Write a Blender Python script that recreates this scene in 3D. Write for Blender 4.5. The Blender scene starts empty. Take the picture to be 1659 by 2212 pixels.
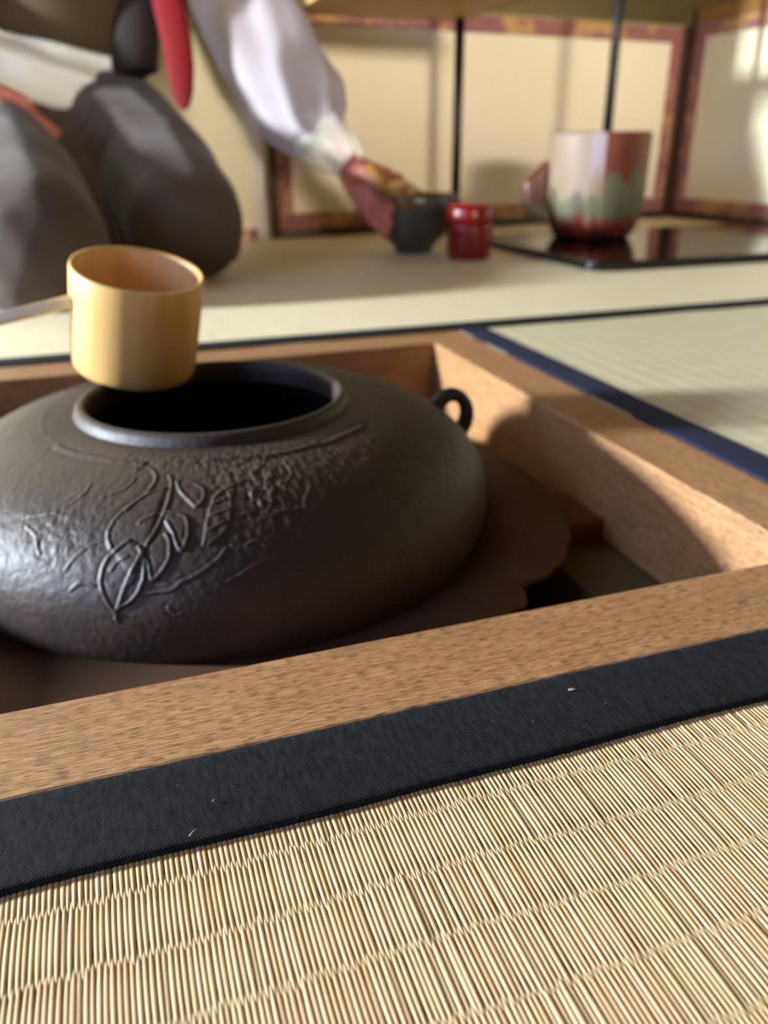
import bpy, bmesh, math, random
import numpy as np
from mathutils import Vector, Matrix
sc = bpy.context.scene
COL = sc.collection
random.seed(4)
rng = np.random.default_rng(7)

# ------------------------------------------------------------------ camera
PAR_F = 1738.85
cam_d = bpy.data.cameras.new('camera')
cam = bpy.data.objects.new('camera', cam_d); COL.objects.link(cam)
sc.camera = cam
_yaw, _pitch, _roll = .3227, .43, -.0087
cy, sy, cp, sp = math.cos(_yaw), math.sin(_yaw), math.cos(_pitch), math.sin(_pitch)
fwd = Vector((sy*cp, cy*cp, -sp)); right = Vector((cy, -sy, 0)); up = right.cross(fwd)
r2 = right*math.cos(_roll) + up*math.sin(_roll); u2 = -right*math.sin(_roll) + up*math.cos(_roll)
M = Matrix((r2, u2, -fwd)).transposed().to_4x4()
M.translation = Vector((-.258, -.1585, .1344))
cam.matrix_world = M
cam_d.sensor_fit = 'VERTICAL'; cam_d.sensor_height = 36.0
cam_d.lens = 36.0*PAR_F/2212
cam_d.clip_start = .01; cam_d.clip_end = 50
cam_d.dof.use_dof = True
cam_d.dof.focus_distance = .184
cam_d.dof.aperture_fstop = 12.5

# ------------------------------------------------------------------ world and light
w = bpy.data.worlds.new('world'); sc.world = w; w.use_nodes = True
wn = w.node_tree.nodes; wl = w.node_tree.links
bg = wn['Background']; bg.inputs[0].default_value = (1.0, .60, .29, 1); bg.inputs[1].default_value = .13

def area(name, loc, target, size, power, color, size_y=None):
    d = bpy.data.lights.new(name, 'AREA'); d.energy = power; d.color = color
    d.shape = 'RECTANGLE'; d.size = size; d.size_y = size_y or size
    o = bpy.data.objects.new(name, d); COL.objects.link(o)
    o.location = loc
    o.rotation_euler = (Vector(target)-Vector(loc)).to_track_quat('-Z', 'Y').to_euler()
    return o
area('garden_window_light', (-2.6, .80, .66), (-.1, .45, 0), .16, 285, (.80, .90, 1.0), .20)
area('side_window_light', (-2.3, -.75, .85), (-.25, .2, 0), 1.1, 34, (.30, .50, 1.0), .8)
screen_fill = area('screen_fill_light', (.25, -1.8, .62), (.36, 1.2, .27), 1.6, 1.75, (1.0, .92, .78), .22)  # added fill light behind the camera to brighten the screen, not a room fixture
screen_fill.data.spread = math.radians(15)

sc.view_settings.view_transform = 'Standard'; sc.view_settings.look = 'None'
sc.view_settings.gamma = 1; sc.view_settings.use_curve_mapping = False
sc.view_settings.exposure = 0.0
sc.cycles.max_bounces = 8

# ------------------------------------------------------------------ helpers
def lin(c):
    return tuple((x/12.92 if x <= .04045 else ((x+.055)/1.055)**2.4) for x in (v/255 for v in c)) + (1,)

class NT:
    def __init__(s, name):
        s.m = bpy.data.materials.new(name); s.m.use_nodes = True
        s.t = s.m.node_tree; s.b = s.t.nodes['Principled BSDF']
    def n(s, t, **k):
        x = s.t.nodes.new(t)
        for a, b in k.items(): setattr(x, a, b)
        return x
    def l(s, a, b): s.t.links.new(a, b)
    def co(s, scale=(1, 1, 1), rot=(0, 0, 0), loc=(0, 0, 0)):
        tc = s.n('ShaderNodeTexCoord'); mp = s.n('ShaderNodeMapping')
        mp.inputs['Scale'].default_value = scale; mp.inputs['Rotation'].default_value = rot; mp.inputs['Location'].default_value = loc
        s.l(tc.outputs['Object'], mp.inputs['Vector']); return mp.outputs['Vector']
    def noise(s, vec, scale, detail=4, rough=.55):
        x = s.n('ShaderNodeTexNoise'); x.inputs['Scale'].default_value = scale; x.inputs['Detail'].default_value = detail
        x.inputs['Roughness'].default_value = rough; s.l(vec, x.inputs['Vector']); return x.outputs['Fac']
    def ramp(s, fac, stops, interp='LINEAR'):
        r = s.n('ShaderNodeValToRGB'); r.color_ramp.interpolation = interp; e = r.color_ramp.elements
        while len(e) < len(stops): e.new(.5)
        for x, (p, c) in zip(e, stops): x.position = p; x.color = c if len(c) == 4 else tuple(c)+(1,)
        s.l(fac, r.inputs['Fac']); return r.outputs['Color']
    def mix(s, fac, a, b, mode='MIX'):
        x = s.n('ShaderNodeMix', data_type='RGBA', blend_type=mode)
        for sock, v in ((x.inputs['Factor'], fac), (x.inputs['A'], a), (x.inputs['B'], b)):
            if hasattr(v, 'is_output'): s.l(v, sock)
            else: sock.default_value = v
        return x.outputs['Result']
    def math(s, op, a, b=0.0, c=None):
        x = s.n('ShaderNodeMath', operation=op)
        for i, v in enumerate((a, b, c)):
            if v is None: continue
            if hasattr(v, 'is_output'): s.l(v, x.inputs[i])
            else: x.inputs[i].default_value = v
        return x.outputs[0]
    def bump(s, h, strength=.5, dist=.001):
        x = s.n('ShaderNodeBump'); x.inputs['Strength'].default_value = strength; x.inputs['Distance'].default_value = dist
        s.l(h, x.inputs['Height']); s.l(x.outputs['Normal'], s.b.inputs['Normal'])
    def set(s, color=None, rough=None, spec=None, metal=None, coat=None, sheen=None, trans=None, alpha=None, sss=None):
        for k, v in (('Base Color', color), ('Roughness', rough), ('Specular IOR Level', spec), ('Metallic', metal), ('Coat Weight', coat),
                     ('Sheen Weight', sheen), ('Transmission Weight', trans), ('Alpha', alpha), ('Subsurface Weight', sss)):
            if v is None: continue
            if hasattr(v, 'is_output'): s.l(v, s.b.inputs[k])
            else: s.b.inputs[k].default_value = v
        return s.m

def plain(name, rgb, rough=.6, spec=.4, var=.08, scale=30, **k):
    n = NT(name); c = n.co(); f = n.noise(c, scale)
    a = lin(rgb); d = tuple(x*(1-var*2) for x in a[:3])+(1,)
    n.set(color=n.ramp(f, [(.3, d), (.7, a)]), rough=rough, spec=spec, **k)
    return n.m

def mesh_obj(name, verts, faces, mat, parent=None, smooth=True):
    me = bpy.data.meshes.new(name); me.from_pydata([tuple(map(float, v)) for v in verts], [], [tuple(map(int, f)) for f in faces])
    me.update()
    return finish(name, me, mat, parent, smooth)
def finish(name, me, mat, parent=None, smooth=True):
    o = bpy.data.objects.new(name, me); COL.objects.link(o)
    if mat: me.materials.clear(); me.materials.append(mat)
    if smooth: me.polygons.foreach_set('use_smooth', [True]*len(me.polygons))
    if parent: o.parent = parent
    return o
def empty(name, label, cat, loc=(0, 0, 0), group=None):
    o = bpy.data.objects.new(name, None); COL.objects.link(o); o.location = loc; o.empty_display_size = .02
    return tag(o, label, cat, group)
def tag(o, label=None, cat=None, group=None, kind=None):
    if label: o['label'] = label
    if cat: o['category'] = cat
    if group: o['group'] = group
    if kind: o['kind'] = kind
    return o
def local(o, parent):
    """keep world placement when the parent Empty stands away from the origin"""
    o.parent = parent; o.matrix_parent_inverse = Matrix.Translation(-Vector(parent.location)); return o

def box(name, lo, hi, mat, parent=None, bevel=0, seg=3):
    bm = bmesh.new(); bmesh.ops.create_cube(bm, size=1)
    for v in bm.verts:
        v.co = Vector([lo[i]+(v.co[i]+.5)*(hi[i]-lo[i]) for i in range(3)])
    if bevel: bmesh.ops.bevel(bm, geom=list(bm.edges), offset=bevel, segments=seg, profile=.5, affect='EDGES')
    me = bpy.data.meshes.new(name); bm.to_mesh(me); bm.free()
    o = finish(name, me, mat, None, bool(bevel))
    if parent: local(o, parent)
    return o
def quadslab(name, a, b, z0, z1, th, mat, parent=None, bevel=.001):
    """upright slab from plan point a to plan point b, thickness th behind"""
    a = Vector(a); b = Vector(b); d = (b-a); L = d.length; ang = math.atan2(d.y, d.x)
    o = box(name, (0, 0, 0), (L, th, z1-z0), mat, None, bevel, 2)
    o.matrix_world = Matrix.Translation((a.x, a.y, z0)) @ Matrix.Rotation(ang, 4, 'Z')
    if parent:
        mw = o.matrix_world.copy(); o.parent = parent; o.matrix_parent_inverse = Matrix.Translation(-Vector(parent.location)); o.matrix_basis = mw
    return o
def prism(name, poly, z0, z1, mat, parent=None, bevel=0.0):
    bm = bmesh.new(); vs = [bm.verts.new((x, y, z0)) for x, y in poly]
    f = bm.faces.new(vs); r = bmesh.ops.extrude_face_region(bm, geom=[f])
    for v in r['geom']:
        if isinstance(v, bmesh.types.BMVert): v.co.z = z1
    bmesh.ops.recalc_face_normals(bm, faces=bm.faces)
    if bevel: bmesh.ops.bevel(bm, geom=[e for e in bm.edges if abs(e.verts[0].co.z-e.verts[1].co.z) < 1e-6], offset=bevel, segments=3, profile=.5, affect='EDGES')
    me = bpy.data.meshes.new(name); bm.to_mesh(me); bm.free()
    o = finish(name, me, mat, None, False)
    if parent: local(o, parent)
    return o
def lathe(name, prof, mat, loc=(0, 0, 0), parent=None, n=96, wob=0, axis=None):
    vs = []; fs = []
    ph = rng.uniform(0, 6, 4)
    for i, (r, z) in enumerate(prof):
        for j in range(n):
            t = 2*math.pi*j/n
            rr = r*(1+wob*(math.sin(2*t+ph[0])+.6*math.sin(3*t+ph[1]+i*.15)+.3*math.sin(5*t+ph[2]-i*.2)))
            vs.append((rr*math.cos(t), rr*math.sin(t), z))
    for i in range(len(prof)-1):
        for j in range(n):
            k = (j+1) % n; fs.append((i*n+j, i*n+k, (i+1)*n+k, (i+1)*n+j))
    c0 = len(vs); vs.append((0, 0, prof[0][1])); vs.append((0, 0, prof[-1][1]))
    for j in range(n):
        k = (j+1) % n; fs.append((c0, k, j)); fs.append((c0+1, (len(prof)-1)*n+j, (len(prof)-1)*n+k))
    o = mesh_obj(name, vs, fs, mat)
    mw = Matrix.Translation(loc)
    if axis is not None: mw = mw @ Vector((0, 0, 1)).rotation_difference(Vector(axis)).to_matrix().to_4x4()
    o.matrix_world = mw
    if parent:
        o.parent = parent; o.matrix_parent_inverse = Matrix.Translation(-Vector(parent.location)); o.matrix_basis = mw
    return o
def tube(name, pts, radii, mat, parent=None, n=16, flat=1.0, flatdir=None, caps=True):
    vs = []; fs = []; P = [Vector(p) for p in pts]
    for i, p in enumerate(P):
        t = (P[min(i+1, len(P)-1)]-P[max(i-1, 0)]).normalized()
        a = Vector(flatdir) if flatdir else Vector((0, 0, 1))
        a = (a-t*a.dot(t)).normalized(); b = t.cross(a)
        for j in range(n):
            c = 2*math.pi*j/n
            vs.append(p + a*radii[i]*flat*math.cos(c) + b*radii[i]*math.sin(c))
    for i in range(len(P)-1):
        for j in range(n):
            k = (j+1) % n; fs.append((i*n+j, i*n+k, (i+1)*n+k, (i+1)*n+j))
    if caps: fs.append(tuple(range(n))[::-1]); fs.append(tuple((len(P)-1)*n+j for j in range(n)))
    o = mesh_obj(name, vs, fs, mat)
    if parent: local(o, parent)
    return o
def blob(name, caps, voxel, mat, parent=None, smooth=6, zmin=None, disp=None):
    """one continuous surface grown round capsules (p0, r0, p1, r1)"""
    bm = bmesh.new()
    for p0, r0, p1, r1 in caps:
        p0 = Vector(p0); p1 = Vector(p1); L = (p1-p0).length
        k = max(2, int(L/(min(r0, r1)*.35))+1)
        for i in range(k):
            t = i/(k-1)
            bmesh.ops.create_icosphere(bm, subdivisions=2 if voxel > .004 or max(r0, r1) < .02 else 3, radius=(r0+(r1-r0)*t)*1.01, matrix=Matrix.Translation(p0.lerp(p1, t)))
    me = bpy.data.meshes.new(name+'_cage'); bm.to_mesh(me); bm.free()
    o = bpy.data.objects.new(name+'_cage', me); COL.objects.link(o)
    m = o.modifiers.new('r', 'REMESH'); m.mode = 'VOXEL'; m.voxel_size = voxel
    s = o.modifiers.new('s', 'SMOOTH'); s.factor = .5; s.iterations = smooth
    dg = bpy.context.evaluated_depsgraph_get(); dg.update()
    res = bpy.data.meshes.new_from_object(o.evaluated_get(dg)); res.name = name
    bpy.data.objects.remove(o, do_unlink=True); bpy.data.meshes.remove(me)
    n = len(res.vertices); co = np.empty(n*3, 'f'); res.vertices.foreach_get('co', co); co = co.reshape(-1, 3)
    if disp is not None: co = disp(co)
    if zmin is not None: co[:, 2] = np.maximum(co[:, 2], zmin)
    res.vertices.foreach_set('co', co.astype('f').ravel()); res.update()
    ob = finish(name, res, mat)
    if parent: local(ob, parent)
    return ob

# ------------------------------------------------------------------ materials
def wood_mat(name, light, mid, dark, pore=.535):
    n = NT(name)
    v = n.co((40, 900, 900)); broad = n.noise(v, 1.0, 5, .6)
    v3 = n.co((3, 60, 60)); b2 = n.noise(v3, 1.0, 3)
    base = n.ramp(broad, [(.30, lin(mid)), (.62, lin(light))])
    base = n.mix(n.ramp(b2, [(.35, (0, 0, 0)), (.7, (1, 1, 1))]), base, n.mix(1.0, base, (.86, .80, .72, 1), 'MULTIPLY'))
    v2 = n.co((230, 3300, 3300)); p = n.noise(v2, 1.0, 1, .4)
    mask = n.ramp(p, [(pore, (0, 0, 0)), (pore+.07, (1, 1, 1))])
    long = n.ramp(n.noise(n.co((34, 2100, 2100)), 1.0, 1, .4), [(.56, (0, 0, 0)), (.62, (1, 1, 1))])
    mask = n.math('MAXIMUM', mask, n.math('MULTIPLY', long, .6))
    col = n.mix(n.math('MULTIPLY', mask, .85), base, lin(dark))
    n.set(color=col, rough=.46, spec=.45)
    n.bump(n.math('SUBTRACT', n.math('MULTIPLY', broad, .35), mask), .35, .00018)
    return n.m
M_wood = wood_mat('hearth_frame_wood', (184, 138, 94), (162, 117, 75), (98, 62, 34))

def cloth_mat(name, rgb, hi, pitch=.00072):
    n = NT(name); v = n.co()
    sx = n.n('ShaderNodeSeparateXYZ'); n.l(v, sx.inputs[0])
    k = 2*math.pi/pitch
    nz = n.noise(v, 300, 2)
    wx = n.math('SINE', n.math('ADD', n.math('MULTIPLY', sx.outputs['X'], k), n.math('MULTIPLY', nz, 1.6)))
    wy = n.math('SINE', n.math('ADD', n.math('MULTIPLY', sx.outputs['Y'], k*1.05), n.math('MULTIPLY', nz, 2.2)))
    h = n.math('MULTIPLY', wx, wy)
    f = n.math('MULTIPLY_ADD', h, .5, .5)
    fib = n.noise(n.co((900, 250, 900)), 1.0, 3, .7)
    col = n.mix(n.math('MULTIPLY', f, n.ramp(fib, [(.35, (.1,)*3), (.75, (1,)*3)])), lin(rgb), lin(hi))
    lint = n.ramp(n.noise(n.co((1, 1, 1)), 900, 1, .3), [(.80, (0, 0, 0)), (.84, (1, 1, 1))])
    n.set(color=n.mix(n.math('MULTIPLY', lint, .5), col, lin((140, 140, 150))), rough=.8, spec=.12)
    n.bump(h, .75, .00022)
    return n.m
M_heri_black = cloth_mat('border_cloth_black', (14, 14, 16), (62, 61, 66))
M_heri_far = plain('border_cloth_dark', (17, 18, 20), .8, .2)
M_heri_blue = plain('border_cloth_blue', (36, 39, 60), .8, .2)

def mat_mat(name, rgb_a, rgb_b, along='Y', tint=None):
    """woven rush seen as a surface: fine reeds along one direction, warp rows every 15 mm across"""
    n = NT(name); v = n.co(); sx = n.n('ShaderNodeSeparateXYZ'); n.l(v, sx.inputs[0])
    reed = sx.outputs['X'] if along == 'Y' else sx.outputs['Y']; row = sx.outputs['Y'] if along == 'Y' else sx.outputs['X']
    a = n.math('SINE', n.math('MULTIPLY', reed, 2*math.pi/.0011*.5)); b = n.math('ABSOLUTE', n.math('SINE', n.math('MULTIPLY', row, math.pi/.015)))
    h = n.math('ADD', n.math('MULTIPLY', n.math('ABSOLUTE', a), .4), n.math('POWER', b, .35))
    c1 = n.noise(n.co((90, 8, 1) if along == 'Y' else (8, 90, 1)), 3.0, 3)
    base = n.ramp(c1, [(.3, lin(rgb_b)), (.7, lin(rgb_a))])
    valley = n.ramp(b, [(0, (.72,)*3), (.35, (1,)*3)])
    n.set(color=n.mix(1.0, base, valley, 'MULTIPLY'), rough=.48, spec=.5)
    n.bump(h, .4, .0004)
    return n.m
M_rush_far = mat_mat('woven_rush_far', (236, 222, 186), (222, 206, 166))
M_rush_right = mat_mat('woven_rush_side', (216, 205, 170), (196, 184, 148), along='X')

n = NT('rush_reed')
geo = n.n('ShaderNodeNewGeometry'); rnd = geo.outputs['Random Per Island']
base = n.ramp(rnd, [(0, lin((180, 148, 106))), (.3, lin((196, 166, 124))), (.75, lin((204, 177, 138))), (1, lin((184, 154, 114)))])
fib = n.noise(n.co((2500, 120, 900)), 1.0, 3)
patch = n.noise(n.co((60, 60, 60)), 1.0, 2)
col = n.mix(n.math('MULTIPLY', n.ramp(fib, [(.35, (1,)*3), (.6, (0,)*3)]), .35), base, lin((176, 146, 92)))
col = n.mix(n.math('MULTIPLY', n.ramp(patch, [(.45, (0,)*3), (.7, (1,)*3)]), .3), col, lin((178, 172, 120)))
n.set(color=col, rough=.5, spec=.3); n.bump(fib, .3, .0001); M_reed = n.m
M_under = plain('rush_backing', (104, 80, 48), .9, .1)

n = NT('cast_iron')
v = n.co(); gr = n.noise(v, 420, 6, .65); md = n.noise(v, 60, 4)
n.set(color=n.ramp(md, [(.3, lin((38, 25, 18))), (.7, lin((56, 38, 29)))]), rough=n.math('MULTIPLY_ADD', gr, .22, .44), spec=.5)
n.bump(n.math('ADD', n.math('MULTIPLY', gr, .6), n.math('MULTIPLY', md, .9)), .55, .0007); M_iron = n.m
M_iron_in = plain('kettle_inside', (58, 57, 58), .7, .3)
M_flange = plain('flange_iron', (84, 58, 42), .75, .2, .12, 60)
M_clay = plain('hearth_clay', (96, 84, 64), .9, .1, .12, 80)
M_ash = plain('hearth_ash', (70, 66, 62), 1, 0, .2, 40)
M_block = plain('brick_block', (96, 50, 30), .8, .2)

n = NT('bamboo_skin')
v = n.co((220, 220, 12)); f = n.noise(v, 1.0, 4); f2 = n.noise(n.co((12, 12, 8)), 1.0, 2)
c = n.ramp(f, [(.3, lin((200, 150, 78))), (.7, lin((222, 180, 108)))])
c = n.mix(n.ramp(f2, [(.4, (0,)*3), (.75, (1,)*3)]), c, lin((204, 156, 92)))
n.set(color=c, rough=.42, spec=.4); M_bamboo = n.m
n = NT('bamboo_inside')
f = n.noise(n.co((160, 160, 10)), 1.0, 3)
n.set(color=n.ramp(f, [(.3, lin((226, 168, 100))), (.7, lin((242, 194, 136)))]), rough=.5, spec=.35); M_bamboo_in = n.m
M_handle = plain('bamboo_handle', (252, 250, 240), .4, .5)

M_paper = plain('screen_paper', (234, 220, 190), .85, .2, .03, 6)
M_paper_r = plain('screen_paper_side', (232, 220, 186), .85, .2, .03, 6)
n = NT('mauve_brocade')
v = n.co((1, 1, 1)); a = n.noise(v, 22, 2); b = n.noise(v, 90, 3)
n.set(color=n.mix(n.math('MULTIPLY', n.ramp(a, [(.50, (0,)*3), (.60, (1,)*3)]), n.ramp(b, [(.3, (.5,)*3), (.6, (1,)*3)])), n.ramp(b, [(.3, lin((132, 78, 78))), (.7, lin((156, 100, 94)))]), lin((190, 146, 84))), rough=.6, spec=.3, sheen=.3); M_brocade = n.m
M_frame = plain('dark_frame_wood', (66, 40, 26), .45, .4)
M_ochre = plain('ochre_rail', (150, 108, 54), .5, .4)
M_stile = plain('pale_stile', (228, 216, 212), .5, .4)
M_wall = plain('earth_wall', (176, 160, 118), .95, .05, .05, 20)
M_shelf = plain('tan_shelf', (186, 152, 86), .6, .3)
M_post = plain('black_post', (24, 18, 16), .4, .4)
n = NT('black_lacquer'); n.set(color=lin((14, 7, 8)), rough=.10, spec=.4, coat=.1); M_lacquer = n.m
n = NT('red_lacquer'); n.set(color=lin((112, 8, 8)), rough=.3, spec=.4, coat=.2); M_red = n.m
n = NT('dark_glaze'); f = n.noise(n.co(), 45, 3)
n.set(color=n.ramp(f, [(.3, lin((44, 38, 34))), (.7, lin((72, 66, 62)))]), rough=.32, spec=.5); M_bowl = n.m
M_bowl_in = plain('amber_glaze', (140, 96, 30), .35, .5)
M_whisk = plain('whisk_bamboo', (128, 90, 36), .6, .3)

n = NT('dripping_glaze')
v = n.co(); sx = n.n('ShaderNodeSeparateXYZ'); n.l(v, sx.inputs[0])
ang = n.math('ARCTAN2', sx.outputs['Y'], sx.outputs['X'])
sgn = n.noise(n.co((70, 70, 14)), 1.0, 3); big = n.noise(n.co((34, 34, 10)), 1.0, 2)
z = n.math('ADD', sx.outputs['Z'], n.math('MULTIPLY', n.math('SUBTRACT', sgn, .5), .07))
green = n.ramp(sgn, [(.3, lin((72, 66, 44))), (.7, lin((104, 100, 76)))])
cream = n.ramp(big, [(.3, lin((130, 104, 76))), (.7, lin((138, 120, 104)))])
rust = n.ramp(sgn, [(.3, lin((92, 32, 14))), (.7, lin((104, 46, 24)))])
rmask = n.math('MULTIPLY', n.math('GREATER_THAN', ang, -2.0), n.math('LESS_THAN', ang, .6))
cmask = n.math('SUBTRACT', 1.0, rmask)
col = n.mix(n.math('MULTIPLY', cmask, n.ramp(z, [(.056, (0,)*3), (.063, (1,)*3)])), green, cream)
col = n.mix(n.math('MULTIPLY', rmask, n.ramp(z, [(.080, (0,)*3), (.084, (1,)*3)])), col, rust)
col = n.mix(n.math('MULTIPLY', n.math('LESS_THAN', ang, -2.0), n.math('MULTIPLY', n.math('GREATER_THAN', ang, -2.25), n.ramp(z, [(.075, (0,)*3), (.09, (1,)*3)]))), col, lin((150, 136, 140)))
col = n.mix(n.ramp(z, [(.022, (1,)*3), (.032, (0,)*3)]), col, lin((104, 34, 22)))
col = n.mix(n.ramp(z, [(.006, (1,)*3), (.012, (0,)*3)]), col, lin((40, 16, 12)))
n.set(color=col, rough=.5, spec=.3); M_jar = n.m
n = NT('dripping_glaze_lug')
v = n.co(); sx = n.n('ShaderNodeSeparateXYZ'); n.l(v, sx.inputs[0])
n.set(color=n.mix(n.ramp(sx.outputs['Z'], [(.034, (0,)*3), (.05, (1,)*3)]), lin((122, 112, 78)), lin((84, 44, 26))), rough=.4); M_lug = n.m

M_hakama = plain('kimono_grey', (70, 57, 49), .7, .3, .06, 14, sheen=.08)
M_white = plain('white_cloth', (226, 224, 212), .85, .2, .04, 12)
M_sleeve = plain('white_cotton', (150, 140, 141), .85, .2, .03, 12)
M_jacket = plain('brown_jacket', (70, 56, 36), .85, .2)
M_obi = plain('dark_obi', (34, 24, 20), .8, .2)
M_fukusa = plain('red_silk', (104, 4, 12), .75, .2, .1, 20)
M_skin = plain('skin', (170, 96, 78), .5, .4, .06, 25, sss=.08)
M_hair = plain('hair', (24, 20, 18), .5, .4)
n = NT('thin_gauze'); n.set(color=lin((226, 220, 200)), rough=.9, alpha=.4); M_gauze = n.m

# ------------------------------------------------------------------ the setting
FZ = -.055
poly_out = [(-3, -2.4), (2.2, -2.4), (2.2, 2.2), (-3, 2.2)]
floor_v = [(-3, -2.4, FZ), (2.2, -2.4, FZ), (2.2, 2.2, FZ), (-3, 2.2, FZ), (-.424, 0, FZ), (0, 0, FZ), (0, .424, FZ), (-.424, .424, FZ)]
floor_f = [(0, 1, 5, 4), (1, 2, 6, 5), (2, 3, 7, 6), (3, 0, 4, 7)]
fo = mesh_obj('floor', floor_v, floor_f, M_wall, smooth=False); tag(fo, kind='structure')
tag(box('wall_back', (-3, 2.2, FZ), (2.2, 2.3, 2.3), M_wall), kind='structure')
tag(box('wall_right', (2.2, -2.4, FZ), (2.3, 2.3, 2.3), M_wall), kind='structure')
# left wall with the opening to the garden
wl_m = bmesh.new()
def addbox(bm, lo, hi):
    r = bmesh.ops.create_cube(bm, size=1)
    for v_ in r['verts']: v_.co = Vector([lo[i]+(v_.co[i]+.5)*(hi[i]-lo[i]) for i in range(3)])
for lo, hi in (((-3.1, -2.4, FZ), (-3, 2.3, .3)), ((-3.1, -2.4, 1.5), (-3, 2.3, 2.3)), ((-3.1, -2.4, .3), (-3, -1.3, 1.5)), ((-3.1, 1.3, .3), (-3, 2.3, 1.5))):
    addbox(wl_m, lo, hi)
me = bpy.data.meshes.new('wall_left'); wl_m.to_mesh(me); wl_m.free()
tag(finish('wall_left', me, M_wall, None, False), kind='structure')

# hearth pit lining: clay ledge and walls, ash bed
H = .424; W = .0342
pit = empty('hearth_box', 'clay lined sunken hearth box under the square wooden frame', 'hearth', (-.212, .212, -.30))
def ring(name, o0, o1, i0, i1, z0, z1, mat, parent):
    """square tube between outer half size o and inner half size i"""
    vs = []
    for z_ in (z0, z1):
        for h in (o0, i0):
            for sx_, sy_ in ((-1, -1), (1, -1), (1, 1), (-1, 1)): vs.append((-.212+sx_*h, .212+sy_*h, z_))
    fs = []
    for k in range(4):
        l = (k+1) % 4
        fs += [(k, l, 8+l, 8+k), (4+l, 4+k, 12+k, 12+l), (8+k, 8+l, 12+l, 12+k), (l, k, 4+k, 4+l)]
    o = mesh_obj(name, vs, fs, mat, None, False); local(o, parent); return o
ring('clay_wall', .2115, 0, .1425, 0, -.30, -.0525, M_clay, pit)
mesh_ash = box('ash_bed', (-.354, .070, -.30), (-.070, .354, -.20), M_ash, pit)
blk = box('support_block', (-.118, .1565, -.0520), (-.0345, .195, -.0405), M_block, None, .0012)
tag(blk, 'small reddish brick block on the clay ledge at the right inner side of the hearth', 'block')

# wooden hearth frame: four mitred rails
frame = empty('square_hearth_frame', 'square light oak frame around the sunken hearth', 'hearth frame', (-.212, .212, 0))
def rail(ang, label=None):
    # local: x along the rail, outer edge at y=0, inner edge at y=W, top z=0
    hz = -.0515; b = .0011
    n_ = 60; xs0, xs1 = -H/2, H/2
    sec = [(0, hz), (0, -b), (b*.3, -b*.3), (b, 0), (W-b, 0), (W-b*.3, -b*.3), (W, -b), (W, hz)]
    vs = []; fs = []
    for i in range(n_+1):
        t = i/n_
        for (y_, z_) in sec:
            x_ = (xs0+y_)+(xs1-xs0-2*y_)*t
            vs.append((x_, y_, z_))
    m_ = len(sec)
    for i in range(n_):
        for j in range(m_):
            k = (j+1) % m_; fs.append((i*m_+j, i*m_+k, (i+1)*m_+k, (i+1)*m_+j))
    fs.append(tuple(range(m_))); fs.append(tuple(n_*m_+j for j in range(m_))[::-1])
    o = mesh_obj('rail', vs, fs, M_wood, None, False)
    mw = Matrix.Translation((-.212, .212, 0)) @ Matrix.Rotation(ang, 4, 'Z') @ Matrix.Translation((0, -.212, 0))
    o.parent = frame; o.matrix_parent_inverse = Matrix.Translation(-Vector(frame.location)); o.matrix_basis = mw
    bm = bmesh.new(); bm.from_mesh(o.data); bmesh.ops.recalc_face_normals(bm, faces=bm.faces); bm.to_mesh(o.data); bm.free()
    return o
for k in range(4): rail(k*math.pi/2)

# ------------------------------------------------------------------ tatami mats
HB = .0272
t_front = empty('tatami_mat', 'nearest tatami mat with a wide black cloth border along the hearth frame', 'tatami mat', (0, -.45, FZ), 'tatami mats around the hearth')
box('rush_base', (-1.2, -.96, FZ), (1.2, -.0015, -.0016), M_under, t_front)
def strip(name, x0, x1, y0, y1, mat, parent, lift=.0012, axis='X', wob=.00035):
    """cloth border with a rolled edge; runs along the axis, wobbling slightly like sewn cloth"""
    n_ = 260; L0, L1 = (x0, x1) if axis == 'X' else (y0, y1); a0, a1 = (y0, y1) if axis == 'X' else (x0, x1)
    sec = [(0, -.0015), (0, lift*.5), (.04, lift*.9), (.1, lift), (.5, lift*1.05), (.9, lift), (.96, lift*.9), (1, lift*.5), (1, -.0015)]
    vs = []; fs = []
    for i in range(n_+1):
        u = L0+(L1-L0)*i/n_; wv = wob*(math.sin(u*37)+.6*math.sin(u*91+1))
        for s_, z_ in sec:
            v_ = a0+(a1-a0)*s_+wv*(1-abs(2*s_-1))*0+(wv if s_ < .5 else 0)
            vs.append((u, v_, z_) if axis == 'X' else (v_, u, z_))
    m_ = len(sec)
    for i in range(n_):
        for j in range(m_-1): fs.append((i*m_+j, i*m_+j+1, (i+1)*m_+j+1, (i+1)*m_+j))
    o = mesh_obj(name, vs, fs, mat)
    bm = bmesh.new(); bm.from_mesh(o.data); bmesh.ops.recalc_face_normals(bm, faces=bm.faces)
    if sum(f.normal.z for f in bm.faces) < 0: bmesh.ops.reverse_faces(bm, faces=bm.faces)
    bm.to_mesh(o.data); bm.free()
    local(o, parent); return o
strip('cloth_border', -1.2, 1.2, -HB, -.0006, M_heri_black, t_front, lift=.0014)
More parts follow.
